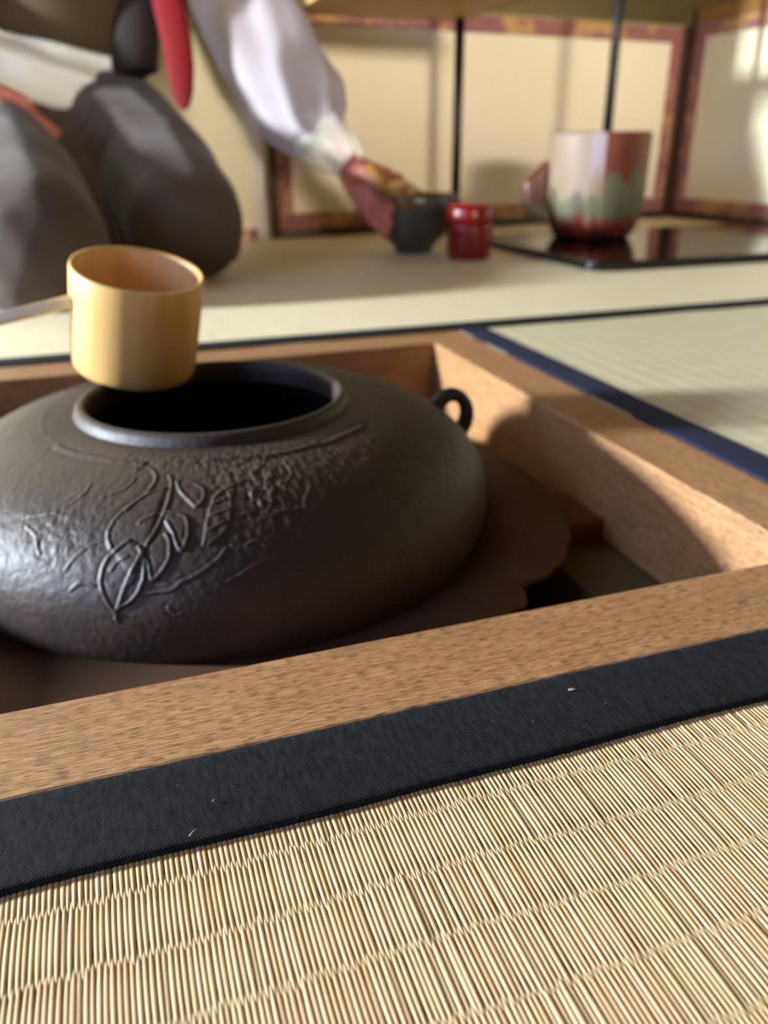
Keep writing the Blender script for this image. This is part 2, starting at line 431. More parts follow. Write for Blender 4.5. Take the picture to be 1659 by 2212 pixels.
# woven reeds: every reed segment dips under a warp line and re-emerges between its neighbours
def weave(x0, x1, y_top, rows, pitch=.00112, row=.0149):
    na, nc = 9, 5
    tt = np.linspace(-1, 1, na); cc = np.linspace(-math.pi*.5, math.pi*.5, nc)
    cols = int((x1-x0)/pitch)
    V = []; F = []; off = 0
    # local face template
    ft = np.array([[i*nc+j, i*nc+j+1, (i+1)*nc+j+1, (i+1)*nc+j] for i in range(na-1) for j in range(nc-1)])
    # slow wander of the warp lines and reeds shared by neighbours
    for k in range(rows):
        xc = x0+(np.arange(cols)+(.5 if k % 2 else 0))*pitch + rng.normal(0, pitch*.05, cols)
        yc = y_top-row*(k+.5) + .0004*np.sin(xc*60+k)+rng.normal(0, row*.008, cols)
        hl = row*.5*(1.40+rng.normal(0, .035, cols))
        wd = pitch*.5*(1.12+rng.normal(0, .07, cols)); ht = pitch*.55*(1+rng.normal(0, .07, cols))
        skew = rng.normal(0, pitch*.04, cols)
        tip = np.clip(1-np.abs(tt)**2.0, 0, 1)
        prof_w = .06+.94*tip**.85; prof_h = tip**.45
        X = xc[:, None, None]+(skew[:, None]*tt[None])[:, :, None]+wd[:, None, None]*prof_w[None, :, None]*np.sin(cc)[None, None]
        Y = np.broadcast_to((yc[:, None]+hl[:, None]*tt[None])[:, :, None], X.shape)
        Z = -.0012+ht[:, None, None]*(prof_h[None, :, None]*(.35+.65*np.cos(cc)[None, None])+.25)
        V.append(np.stack([X, Y, Z], -1).reshape(-1, 3))
        nb = na*nc
        F.append((ft[None]+(np.arange(cols)*nb)[:, None, None]).reshape(-1, 4)+off); off += cols*nb
    V = np.concatenate(V).astype('f'); F = np.concatenate(F).astype('i')
    me = bpy.data.meshes.new('rush_weave'); me.vertices.add(len(V)); me.vertices.foreach_set('co', V.ravel())
    me.loops.add(F.size); me.loops.foreach_set('vertex_index', F.ravel()); me.polygons.add(len(F))
    me.polygons.foreach_set('loop_start', np.arange(0, F.size, 4, dtype='i')); me.polygons.foreach_set('loop_total', np.full(len(F), 4, 'i'))
    me.update(calc_edges=True); me.validate()
    return me
RY = -.0189
me = weave(-.46, .16, RY, 18)
o = finish('rush_weave', me, M_reed); local(o, t_front)
M_rush_front = mat_mat('woven_rush_near', (196, 170, 126), (180, 152, 108))
yb = RY-.0149*18
box('rush_cover', (-1.2, -.96, -.0017), (1.2, yb, -.0003), M_rush_front, t_front)
box('rush_cover', (.16, yb, -.0017), (1.2, -.004, -.0003), M_rush_front, t_front)
box('rush_cover', (-1.2, yb, -.0017), (-.46, -.004, -.0003), M_rush_front, t_front)

t_right = empty('tatami_mat', 'tatami mat right of the hearth with a narrow navy blue cloth border', 'tatami mat', (.4, .21, FZ), 'tatami mats around the hearth')
box('rush_cover', (.001, .001, FZ), (.95, .4235, -.0003), M_rush_right, t_right)
strip('cloth_border', .0008, .0223, .0, .4235, M_heri_blue, t_right, axis='Y', lift=.0008)
t_back = empty('tatami_mat', 'far tatami mat under the utensils, black border behind the hearth frame', 'tatami mat', (0, .9, FZ), 'tatami mats around the hearth')
box('rush_cover', (-1.6, .4245, FZ), (1.6, 2.15, -.0003), M_rush_far, t_back)
strip('cloth_border', -1.6, 1.6, .4245, .4490, M_heri_far, t_back, lift=.0012, wob=.0009)
t_left = empty('tatami_mat', 'tatami mat left of the hearth frame', 'tatami mat', (-.9, .21, FZ), 'tatami mats around the hearth')
box('rush_cover', (-1.6, .001, FZ), (-.4245, .4235, -.0003), M_rush_right, t_left)
strip('cloth_border', -.4465, -.4248, .0, .4235, M_heri_far, t_left, axis='Y', lift=.0008)

# ------------------------------------------------------------------ kettle
KC = (-.2175, .208)
kettle = empty('iron_kettle', 'big round dark cast iron kettle with raised leaf relief, set in the hearth', 'kettle', (KC[0], KC[1], -.12))
def kprof(nu=220, nl=90):
    Rb, zb, pu, pl, zl, rl = .127, -.0156, .98, .88, -.052, .08
    a = np.linspace(np.pi/2, 0, nu)
    u = np.stack([.062+(Rb-.062)*np.cos(a)**pu, zb+(.026-zb)*np.sin(a)**pu], 1)
    b = np.linspace(0, -np.pi/2, nl)[1:]
    l_ = np.stack([rl+(Rb-rl)*np.cos(b)**pl, zb-(zb-zl)*np.abs(np.sin(b))**pl], 1)
    return np.vstack([u, l_])
PR = kprof()
STROKES = [([(-114.5,80.3),(-114.9,78.8),(-115.5,77.6),(-115.9,76.0),(-116.4,74.2),(-116.8,72.3),(-117.1,70.4),(-117.3,68.4),(-117.2,66.5),(-117.2,64.8),(-117.0,63.1),(-116.8,61.8),(-116.5,60.4),(-115.8,59.0),(-115.1,57.2),(-114.4,55.7),(-114.1,55.0),(-113.7,54.6),(-113.4,54.3)],0.62,0.6),([(-114.4,77.9),(-113.5,77.0),(-112.7,76.0),(-111.9,74.8),(-111.3,73.2),(-110.8,71.6),(-110.5,69.7),(-110.2,68.1),(-110.1,66.1),(-110.2,64.1),(-110.3,62.4),(-110.5,60.7),(-110.7,59.0),(-110.9,58.3),(-111.2,57.2),(-111.5,56.5)],0.62,0.6),([(-114.8,81.9),(-114.3,78.5),(-113.8,75.1),(-113.4,72.3),(-113.0,70.1),(-112.7,67.8),(-112.3,65.8),(-111.8,63.8),(-111.3,61.4),(-110.9,59.0),(-110.4,56.5),(-109.8,53.9),(-109.3,51.3),(-108.9,48.6),(-108.6,45.9),(-108.2,43.1),(-108.0,40.7),(-107.8,37.8),(-107.7,35.7),(-107.8,32.7),(-107.9,30.1),(-108.0,27.9),(-108.4,25.7),(-108.9,23.9),(-109.3,22.6)],0.5,0.6),([(-115.7,65.1),(-115.4,64.1),(-115.1,62.8),(-114.7,61.8),(-114.2,61.1),(-113.6,60.7),(-113.1,60.0)],0.3,0.55),([(-113.4,70.7),(-112.9,70.1),(-112.4,69.4),(-112.0,68.1),(-111.7,66.1),(-111.4,63.5),(-111.2,60.7)],0.3,0.55),([(-116.5,57.2),(-116.9,55.7),(-117.4,54.3),(-117.6,52.8),(-117.8,50.9),(-117.7,49.0),(-117.5,46.7),(-117.0,44.7),(-116.4,42.3),(-115.8,40.3),(-115.0,38.6),(-114.3,37.0),(-113.6,35.3),(-112.8,34.4),(-112.2,33.1),(-111.5,32.3),(-110.7,31.4),(-109.9,31.0),(-109.1,30.6)],0.5,0.6),([(-112.4,47.5),(-112.1,46.3),(-111.8,45.5),(-111.2,45.1),(-110.5,44.3),(-109.7,43.5),(-108.7,43.1)],0.3,0.55),([(-111.0,57.9),(-110.5,59.3),(-110.0,61.1),(-109.7,62.4),(-109.4,64.8),(-109.2,67.1),(-109.0,68.1),(-108.4,67.8),(-107.7,66.1),(-107.1,64.5),(-106.7,63.1),(-106.4,61.8),(-106.1,60.0),(-106.1,58.3),(-106.2,55.7),(-106.4,53.9),(-106.6,52.8),(-106.9,52.1),(-107.2,51.3)],0.5,0.6),([(-107.5,46.3),(-107.0,47.9),(-106.4,49.8),(-105.9,51.3),(-105.7,52.8),(-105.4,54.6),(-105.2,55.7),(-104.8,57.2),(-104.5,57.9),(-104.1,57.9),(-103.8,56.8),(-103.4,54.6),(-103.2,52.4),(-103.2,50.5),(-103.2,49.0),(-103.3,47.5),(-103.5,46.3),(-103.8,44.7),(-104.3,43.9),(-105.1,43.1),(-106.1,42.7),(-106.9,42.3),(-107.4,42.3),(-107.9,42.7),(-108.2,43.1)],0.5,0.6),([(-107.0,27.1),(-106.5,29.3),(-106.0,31.4),(-105.4,33.1),(-104.8,34.4),(-104.1,36.1),(-103.4,37.4),(-102.9,38.6),(-102.4,39.9),(-101.9,40.3),(-101.4,39.9),(-100.9,39.0),(-100.5,37.4),(-100.4,35.7),(-100.3,34.0),(-100.5,32.3),(-100.9,31.0),(-101.5,30.1),(-102.3,28.8),(-103.3,27.5),(-104.7,26.2),(-105.8,25.7),(-106.3,26.2),(-106.7,26.6),(-107.0,27.1)],0.5,0.6),([(-118.9,19.4),(-117.8,18.5),(-116.6,18.0),(-115.6,18.0),(-114.4,19.4),(-113.4,21.2),(-112.5,23.5),(-112.2,25.3),(-112.1,27.5),(-112.3,28.8),(-112.5,31.0),(-112.9,32.3),(-113.2,34.4),(-113.8,36.1),(-114.4,37.8),(-114.9,39.0),(-115.3,40.3),(-115.6,41.5),(-115.9,42.3)],0.5,0.6),([(-122.4,36.5),(-121.5,35.7),(-120.7,34.9),(-119.9,33.6),(-119.1,32.7),(-118.4,31.9),(-118.0,30.1),(-117.7,28.8),(-117.5,27.1),(-117.5,25.3)],0.3,0.55),([(-186.3,11.6),(-181.5,11.6),(-177.4,12.0),(-173.0,12.5),(-169.4,13.0),(-165.7,13.4),(-162.0,14.4),(-158.5,14.8),(-155.3,14.8),(-151.6,15.3),(-148.4,15.3),(-144.7,15.3),(-141.7,15.3),(-139.2,15.3),(-136.9,14.8),(-134.4,14.8),(-132.2,14.8),(-130.1,14.8),(-127.4,15.3),(-124.6,15.3),(-121.5,15.3),(-118.4,15.7)],0.75,1.3),([(-99.8,12.0),(-98.0,12.0),(-96.2,12.5),(-94.3,12.5),(-92.2,12.5),(-90.1,13.0),(-88.1,13.4),(-86.5,13.4),(-85.0,13.9),(-83.3,13.9),(-81.6,14.4),(-79.7,14.4),(-77.6,14.8),(-75.0,14.4),(-72.2,14.4),(-69.4,14.4),(-66.7,14.4),(-64.3,15.3),(-60.9,15.3),(-56.3,14.8),(-50.8,14.8),(-45.0,15.3)],0.75,1.3),([(-111.2,73.5),(-110.5,72.9),(-109.8,72.6),(-109.0,72.3),(-108.0,72.0),(-106.9,72.0),(-106.0,71.6),(-105.4,71.0),(-105.0,70.1),(-104.5,69.1),(-103.8,68.4),(-103.0,67.8),(-102.2,67.1),(-101.4,66.1),(-100.6,65.1),(-99.9,64.1),(-99.2,63.1),(-98.5,62.1),(-97.9,61.1),(-97.5,60.0),(-97.1,59.0),(-96.8,57.9)],0.3,0.55),([(-97.1,69.7),(-96.3,69.1),(-95.5,68.4),(-94.7,67.8),(-94.0,66.8),(-93.1,65.8),(-92.3,65.1),(-91.3,64.5),(-90.4,64.1),(-89.4,63.5),(-88.6,62.8),(-87.8,61.8),(-87.1,61.1),(-86.3,60.0),(-85.6,59.0),(-84.8,58.3)],0.3,0.55),([(-123.7,66.5),(-123.4,64.8),(-122.9,63.1),(-122.4,61.4),(-122.0,60.0),(-121.4,59.0),(-120.7,57.5),(-120.0,56.5),(-119.0,55.4),(-118.1,54.6)],0.3,0.55),([(-122.2,72.9),(-121.8,72.0),(-121.2,70.7),(-120.7,70.1),(-119.8,70.1),(-118.9,70.4),(-118.2,71.0),(-117.6,71.6),(-117.3,72.6),(-116.9,73.5)],0.3,0.55),([(-136.6,50.9),(-135.9,49.8),(-134.9,49.0),(-133.9,48.2),(-132.8,47.5),(-131.8,46.7),(-130.7,45.9),(-129.8,44.7),(-129.2,43.5),(-128.6,41.9),(-128.0,40.3),(-127.5,38.6),(-127.1,36.5),(-126.9,34.9),(-127.1,32.7),(-127.2,30.6)],0.3,0.55),([(-134.9,53.5),(-133.9,54.3),(-132.8,55.0),(-131.9,56.1),(-130.9,58.3),(-130.2,60.4),(-129.3,62.4)],0.3,0.55),([(-96.4,30.6),(-95.9,32.3),(-95.4,34.0),(-95.1,36.1),(-95.0,38.2),(-95.1,40.7),(-95.2,42.7),(-95.5,45.1),(-95.8,47.5),(-96.2,49.8),(-96.8,51.7),(-97.4,52.8),(-98.1,53.9),(-98.6,55.0),(-99.2,55.7),(-99.8,56.5)],0.3,0.55),([(-94.0,31.0),(-95.5,32.3),(-97.0,33.6),(-98.1,35.3),(-98.7,37.8),(-99.1,40.3),(-99.4,43.1),(-99.6,45.5),(-99.9,47.9),(-100.1,49.8),(-100.2,52.4),(-100.4,54.3),(-100.6,56.1)],0.3,0.55),([(-98.6,39.9),(-95.9,37.0)],0.3,0.55),([(-99.2,45.1),(-95.9,42.7)],0.3,0.55),([(-99.7,50.9),(-96.6,47.9)],0.3,0.55),([(-83.7,15.3),(-84.2,17.1),(-84.8,19.0),(-85.4,20.3),(-86.0,21.2),(-86.8,22.1),(-87.4,23.0)],0.3,0.55),([(-77.3,32.3),(-77.5,34.9),(-77.8,37.0),(-78.1,38.6),(-78.8,40.3),(-79.8,42.3),(-80.4,43.5),(-80.8,45.5),(-81.1,47.5),(-81.3,49.0)],0.3,0.55),([(-79.7,21.2),(-79.7,24.4),(-79.8,27.1),(-80.0,29.3),(-81.0,31.4),(-82.2,33.1),(-83.0,34.9),(-83.5,37.4),(-83.6,39.9),(-83.7,41.9)],0.3,0.55),([(-89.1,23.9),(-89.0,26.6),(-88.9,28.8),(-89.0,31.4),(-89.5,33.6),(-90.2,35.3),(-90.7,37.4),(-90.8,39.0),(-90.7,41.1),(-90.6,43.1)],0.3,0.55),([(-84.6,25.7),(-85.6,28.4),(-86.6,31.0),(-87.1,33.1),(-87.0,35.3),(-86.5,37.0),(-86.4,38.6),(-86.9,41.1),(-87.7,43.5),(-88.4,45.9)],0.3,0.55),([(-93.4,57.9),(-92.8,57.2),(-92.2,56.8),(-91.6,56.8),(-91.1,57.2),(-90.7,57.9),(-90.2,59.0)],0.3,0.55),([(-77.3,65.5),(-77.7,66.8),(-78.0,67.8),(-78.3,69.4),(-78.4,71.0),(-78.4,72.9),(-78.1,74.8),(-77.6,76.0),(-76.9,77.3),(-76.2,78.2),(-75.4,78.5),(-74.5,78.8),(-73.9,78.2),(-73.3,77.3),(-72.7,75.4),(-72.4,73.9),(-72.4,72.0),(-72.7,70.4),(-73.1,68.8),(-73.7,67.8),(-74.5,67.1),(-75.2,67.1),(-75.9,67.8),(-76.4,69.1),(-76.7,70.4),(-76.7,71.3),(-76.4,72.6),(-76.1,73.5)],0.3,0.55),([(-106.4,77.3),(-106.2,78.5),(-105.9,79.4),(-105.6,80.3),(-105.2,80.3),(-104.8,80.0),(-104.4,79.4)],0.3,0.55),([(-114.5,80.0),(-114.5,83.1)],0.3,0.55),([(-65.1,11.6),(-66.4,14.8),(-67.7,19.0),(-67.9,20.8),(-67.4,21.7),(-66.0,21.2),(-64.8,21.2)],0.3,0.55),([(-73.2,59.3),(-72.5,61.1),(-71.9,62.8),(-71.2,64.5),(-70.6,66.1),(-69.8,67.8),(-69.2,69.4)],0.3,0.55)]
FILLS = [[(-114.5,80.3),(-114.9,78.8),(-115.5,77.6),(-115.9,76.0),(-116.4,74.2),(-116.8,72.3),(-117.1,70.4),(-117.3,68.4),(-117.2,66.5),(-117.2,64.8),(-117.0,63.1),(-116.8,61.8),(-116.5,60.4),(-115.8,59.0),(-115.1,57.2),(-114.4,55.7),(-114.1,55.0),(-113.7,54.6),(-113.4,54.3),(-111.5,56.5),(-111.2,57.2),(-110.9,58.3),(-110.7,59.0),(-110.5,60.7),(-110.3,62.4),(-110.2,64.1),(-110.1,66.1),(-110.2,68.1),(-110.5,69.7),(-110.8,71.6),(-111.3,73.2),(-111.9,74.8),(-112.7,76.0),(-113.5,77.0),(-114.4,77.9)],[(-116.5,57.2),(-116.9,55.7),(-117.4,54.3),(-117.6,52.8),(-117.8,50.9),(-117.7,49.0),(-117.5,46.7),(-117.0,44.7),(-116.4,42.3),(-115.8,40.3),(-115.0,38.6),(-114.3,37.0),(-113.6,35.3),(-112.8,34.4),(-112.2,33.1),(-111.5,32.3),(-110.7,31.4),(-109.9,31.0),(-109.1,30.6),(-109.8,53.9),(-110.4,56.5),(-110.9,59.0),(-111.3,61.4),(-111.8,63.8),(-112.3,65.8)],[(-111.0,57.9),(-110.5,59.3),(-110.0,61.1),(-109.7,62.4),(-109.4,64.8),(-109.2,67.1),(-109.0,68.1),(-108.4,67.8),(-107.7,66.1),(-107.1,64.5),(-106.7,63.1),(-106.4,61.8),(-106.1,60.0),(-106.1,58.3),(-106.2,55.7),(-106.4,53.9),(-106.6,52.8),(-106.9,52.1),(-107.2,51.3)],[(-107.5,46.3),(-107.0,47.9),(-106.4,49.8),(-105.9,51.3),(-105.7,52.8),(-105.4,54.6),(-105.2,55.7),(-104.8,57.2),(-104.5,57.9),(-104.1,57.9),(-103.8,56.8),(-103.4,54.6),(-103.2,52.4),(-103.2,50.5),(-103.2,49.0),(-103.3,47.5),(-103.5,46.3),(-103.8,44.7),(-104.3,43.9),(-105.1,43.1),(-106.1,42.7),(-106.9,42.3),(-107.4,42.3),(-107.9,42.7),(-108.2,43.1)],[(-107.0,27.1),(-106.5,29.3),(-106.0,31.4),(-105.4,33.1),(-104.8,34.4),(-104.1,36.1),(-103.4,37.4),(-102.9,38.6),(-102.4,39.9),(-101.9,40.3),(-101.4,39.9),(-100.9,39.0),(-100.5,37.4),(-100.4,35.7),(-100.3,34.0),(-100.5,32.3),(-100.9,31.0),(-101.5,30.1),(-102.3,28.8),(-103.3,27.5),(-104.7,26.2),(-105.8,25.7),(-106.3,26.2),(-106.7,26.6),(-107.0,27.1)],[(-96.4,30.6),(-95.9,32.3),(-95.4,34.0),(-95.1,36.1),(-95.0,38.2),(-95.1,40.7),(-95.2,42.7),(-95.5,45.1),(-95.8,47.5),(-96.2,49.8),(-96.8,51.7),(-97.4,52.8),(-98.1,53.9),(-98.6,55.0),(-99.2,55.7),(-99.8,56.5),(-100.6,56.1),(-100.4,54.3),(-100.2,52.4),(-100.1,49.8),(-99.9,47.9),(-99.6,45.5),(-99.4,43.1),(-99.1,40.3),(-98.7,37.8),(-98.1,35.3),(-97.0,33.6),(-95.5,32.3),(-94.0,31.0)]]
def kettle_body():
    pr = PR; ns = len(pr)
    L = np.concatenate([[0], np.cumsum(np.hypot(*np.diff(pr, axis=0).T))])*1000
    th = np.concatenate([np.arange(-152, -28, .27), np.arange(-28, 208, 1.5)]); nt = len(th)
    T, S = np.meshgrid(th, L, indexing='ij')           # (nt, ns)
    R_ = np.broadcast_to(pr[:, 0], T.shape); Zz = np.broadcast_to(pr[:, 1], T.shape)
    d = np.zeros_like(T)
    hgt = np.zeros_like(T)
    for st, h_, wdt in STROKES:
        h_ *= .9
        best = np.full(T.shape, 1e9)
        st = np.array(st)
        sub = (T > st[:, 0].min()-5) & (T < st[:, 0].max()+5) & (S > st[:, 1].min()-6) & (S < st[:, 1].max()+6)
        ts = T[sub]; ss = S[sub]; rr = R_[sub]
        bb = np.full(ts.shape, 1e9)
        for (t0, s0), (t1, s1) in zip(st[:-1], st[1:]):
            k = np.radians(1)*rr*1000
            ax = (ts-t0)*k; ay = ss-s0; bx = (t1-t0)*k; by = s1-s0
            q_ = np.clip((ax*bx+ay*by)/(bx*bx+by*by+1e-9), 0, 1)
            bb = np.minimum(bb, np.hypot(ax-q_*bx, ay-q_*by))
        hh = h_*np.exp(-(bb/wdt)**2) - .35*h_*np.exp(-((bb-2.1*wdt)/(wdt*.9))**2)
        cur = hgt[sub]
        hgt[sub] = np.where(np.abs(hh) > np.abs(cur), hh, cur)
    for pg in FILLS:
        pg = np.array(pg); sub = (T > pg[:, 0].min()-1) & (T < pg[:, 0].max()+1) & (S > pg[:, 1].min()-1) & (S < pg[:, 1].max()+1)
        ts = T[sub]; ss = S[sub]; k = np.radians(1)*R_[sub]*1000
        ins = np.zeros(ts.shape, bool); bb = np.full(ts.shape, 1e9)
        for (t0, s0), (t1, s1) in zip(pg, np.roll(pg, -1, 0)):
            cr = ((s0 > ss) != (s1 > ss)) & (ts < (t1-t0)*(ss-s0)/(s1-s0+1e-12)+t0); ins ^= cr
            ax = (ts-t0)*k; ay = ss-s0; bx = (t1-t0)*k; by = s1-s0
            q_ = np.clip((ax*bx+ay*by)/(bx*bx+by*by+1e-9), 0, 1); bb = np.minimum(bb, np.hypot(ax-q_*bx, ay-q_*by))
        u_ = np.clip(np.where(ins, bb, -bb)/1.0*.5+.5, 0, 1); hgt[sub] = hgt[sub]+.42*u_*u_*(3-2*u_)
    # lumpy cast texture, stronger in the band of foliage on the near shoulder
    def vnoise(ax, ay, seed):
        g = np.random.default_rng(seed).normal(size=(400, 400))
        i = np.floor(ax).astype(int) % 399; j = np.floor(ay).astype(int) % 399; fx = ax-np.floor(ax); fy = ay-np.floor(ay)
        fx = fx*fx*(3-2*fx); fy = fy*fy*(3-2*fy)
        return (g[i, j]*(1-fx)+g[i+1, j]*fx)*(1-fy)+(g[i, j+1]*(1-fx)+g[i+1, j+1]*fx)*fy
    ar = (T+400)*np.radians(1)*120
    env = np.exp(-((T+88)/11)**2)*np.exp(-((S-33)/20)**2)+.45*np.exp(-((T+128)/10)**2)*np.exp(-((S-55)/17)**2)+.5*np.exp(-((T+60)/14)**2)*np.exp(-((S-30)/14)**2)+.5*np.exp(-((T+102)/20)**2)*np.exp(-((S-14)/6)**2)
    lump = vnoise(ar/2.3, S/2.6, 3)+.6*vnoise(ar/1.1+50, S/1.3, 5)
    d = hgt + lump*(.035+.22*env)
    ring_ = .25*np.exp(-((S-13.5)/.7)**2); ring_ = np.where((T > -120) & (T < -100), 0, ring_)
    d = d+ring_*(np.abs(T+90) > 60)*.6
    d = d/1000
    # normals of the profile
    g = np.gradient(pr, axis=0); nn = np.stack([-g[:, 1], g[:, 0]], 1); nn /= np.linalg.norm(nn, axis=1)[:, None]
    nn[nn[:, 0]*1 + 0 < -.2] *= -1
    c = np.cos(np.radians(T)); s_ = np.sin(np.radians(T))
    Rr = R_+np.abs(nn[:, 0])[None]*d; Zr = Zz+(np.where(pr[:, 1] > -.0156, 1, -1)*np.abs(nn[:, 1]))[None]*d
    V = np.stack([KC[0]+Rr*c, KC[1]+Rr*s_, Zr], -1).reshape(-1, 3)
    i, j = np.meshgrid(np.arange(nt), np.arange(ns-1), indexing='ij'); i2 = (i+1) % nt
    F = np.stack([i*ns+j, i*ns+j+1, i2*ns+j+1, i2*ns+j], -1).reshape(-1, 4)
    return V, F
V, F = kettle_body()
me = bpy.data.meshes.new('body'); me.from_pydata(V.tolist(), [], F.tolist()); me.update()
o = finish('body', me, M_iron); local(o, kettle)
# mouth collar (raised lip) and the dark inside wall
lip = [(.0628, .0245), (.0622, .0265), (.0612, .0290), (.0600, .0304), (.0585, .0308), (.0572, .0300), (.0566, .0285), (.0566, .0240), (.0570, .0200)]
def ringlathe(name, prof, mat, parent, n_=160, c=KC):
    vs = [(c[0]+r*math.cos(2*math.pi*j/n_), c[1]+r*math.sin(2*math.pi*j/n_), z_) for r, z_ in prof for j in range(n_)]
    fs = [(i*n_+j, i*n_+(j+1) % n_, (i+1)*n_+(j+1) % n_, (i+1)*n_+j) for i in range(len(prof)-1) for j in range(n_)]
    o = mesh_obj(name, vs, fs, mat); local(o, parent); return o
ringlathe('mouth_rim', lip, M_iron, kettle)
ringlathe('inner_wall', [(.0570, .0200), (.075, .012), (.105, -.004), (.120, -.020), (.100, -.048), (.05, -.058), (.0005, -.058)], M_iron_in, kettle)
ringlathe('lower_body', [(.0805, -.0515), (.10, -.060), (.105, -.085), (.08, -.12), (.0005, -.125)], M_iron, kettle)
# flange with one broken, ragged stretch
rag = [(-27.8, .1665), (-31.6, .1648), (-34.5, .1643), (-38.8, .1612), (-41.5, .1588), (-43.7, .1545), (-46.1, .1520), (-48.9, .1560), (-50.6, .1590), (-54, .1560), (-58, .1610), (-64, .1650), (-68, .1665)]
ra = np.array([a for a, _ in rag])[::-1]; rv = np.array([b for _, b in rag])[::-1]
n_ = 720; vs = []; fs = []
for j in range(n_):
    a = -180+j*.5
    ro = float(np.interp(a, ra, rv)) if -68 < a < -27.8 else .1665
    if -68 < a < -30: ro += random.uniform(-.0007, .0007)
    if -130 > a or a > 20: ro += .0003*math.sin(a*1.7)
    for (r_, z_) in ((.108, -.0335), (ro-.001, -.0315), (ro, -.0322), (ro-.0005, -.0350), (.108, -.0390)):
        vs.append((KC[0]+r_*math.cos(math.radians(a)), KC[1]+r_*math.sin(math.radians(a)), z_))
for j in range(n_):
    k = (j+1) % n_
    for i in range(5): l2 = (i+1) % 5; fs.append((j*5+i, k*5+i, k*5+l2, j*5+l2))
o = mesh_obj('flange', vs, fs, M_flange); local(o, kettle)
bm = bmesh.new(); bm.from_mesh(o.data); bmesh.ops.recalc_face_normals(bm, faces=bm.faces); bm.to_mesh(o.data); bm.free()
# lugs on both shoulders, each a curled loop
for a in (4, 4+180):
    ca, sa = math.cos(math.radians(a)), math.sin(math.radians(a))
    pts = []; rad = []
    # loop in the vertical tangential plane, leaning outwards
    for k in range(25):
        t = math.radians(165-k*235/24)
        rr = .1225+math.cos(t)*.0098; hh = .0035+math.sin(t)*.0112
        pts.append((KC[0]+rr*ca, KC[1]+rr*sa, hh)); rad.append(.0033+.0012*abs(k-12)/12)
    tube('lug', pts, rad, M_iron, kettle, 14, flatdir=(-sa, ca, 0), flat=1.1)

# ------------------------------------------------------------------ ladle
CA = Vector((.1511, -.2212, .9635)).normalized(); CT = Vector((-.2422, .2539, .0810))
ladle = empty('bamboo_ladle', 'bamboo water ladle with cylindrical cup resting on the kettle mouth', 'ladle', tuple(CT-CA*.0507))
cup = [(.0, .0), (.0270, .0), (.0288, .0006), (.0298, .002), (.0303, .005), (.0306, .015), (.0308, .03), (.0310, .040), (.0310, .0497), (.0306, .0506), (.0296, .0507), (.0290, .0500)]
lathe('cup', [(max(r_, .0004), z_) for r_, z_ in cup]+[(.0288, .0492)], M_bamboo, tuple(CT-CA*.0507), ladle, 128, axis=CA)
# the loop above is closed by the lining: inner wall and floor of the cup
me_c = [o for o in ladle.children if o.name.startswith('cup')][0]
bm = bmesh.new(); bm.from_mesh(me_c.data); bm.verts.ensure_lookup_table(); v_ = max((v for v in bm.verts if math.hypot(v.co.x, v.co.y) < 1e-5), key=lambda v: v.co.z); bm.verts.remove(v_); bm.to_mesh(me_c.data); bm.free()
vs = []; fs = []; pin = [(.0289, .0496), (.0284, .040), (.0280, .020), (.0276, .008), (.0262, .0050), (.020, .0042), (.0004, .0040)]
for r_, z_ in pin:
    for j in range(96): t = 2*math.pi*j/96; vs.append((r_*math.cos(t), r_*math.sin(t), z_))
for i in range(len(pin)-1):
    for j in range(96): k = (j+1) % 96; fs.append((i*96+j, (i+1)*96+j, (i+1)*96+k, i*96+k))
o = mesh_obj('cup_lining', vs, fs, M_bamboo_in); mw = Matrix.Translation(CT-CA*.0507) @ Vector((0, 0, 1)).rotation_difference(CA).to_matrix().to_4x4()
o.parent = ladle; o.matrix_parent_inverse = Matrix.Translation(-Vector(ladle.location)); o.matrix_basis = mw
h0 = Vector((-0.2729, 0.2497, 0.0686)); h1 = Vector((-0.3073, 0.2630, 0.0605)); hd = (h1-h0).normalized()
L_ = (h0.z-.0045)/(-hd.z)
tube('handle', [h0, h0+hd*L_*.3, h0+hd*L_*.6, h0+hd*L_], [.0043, .0042, .0040, .0036], M_handle, ladle, 16, flat=.75)

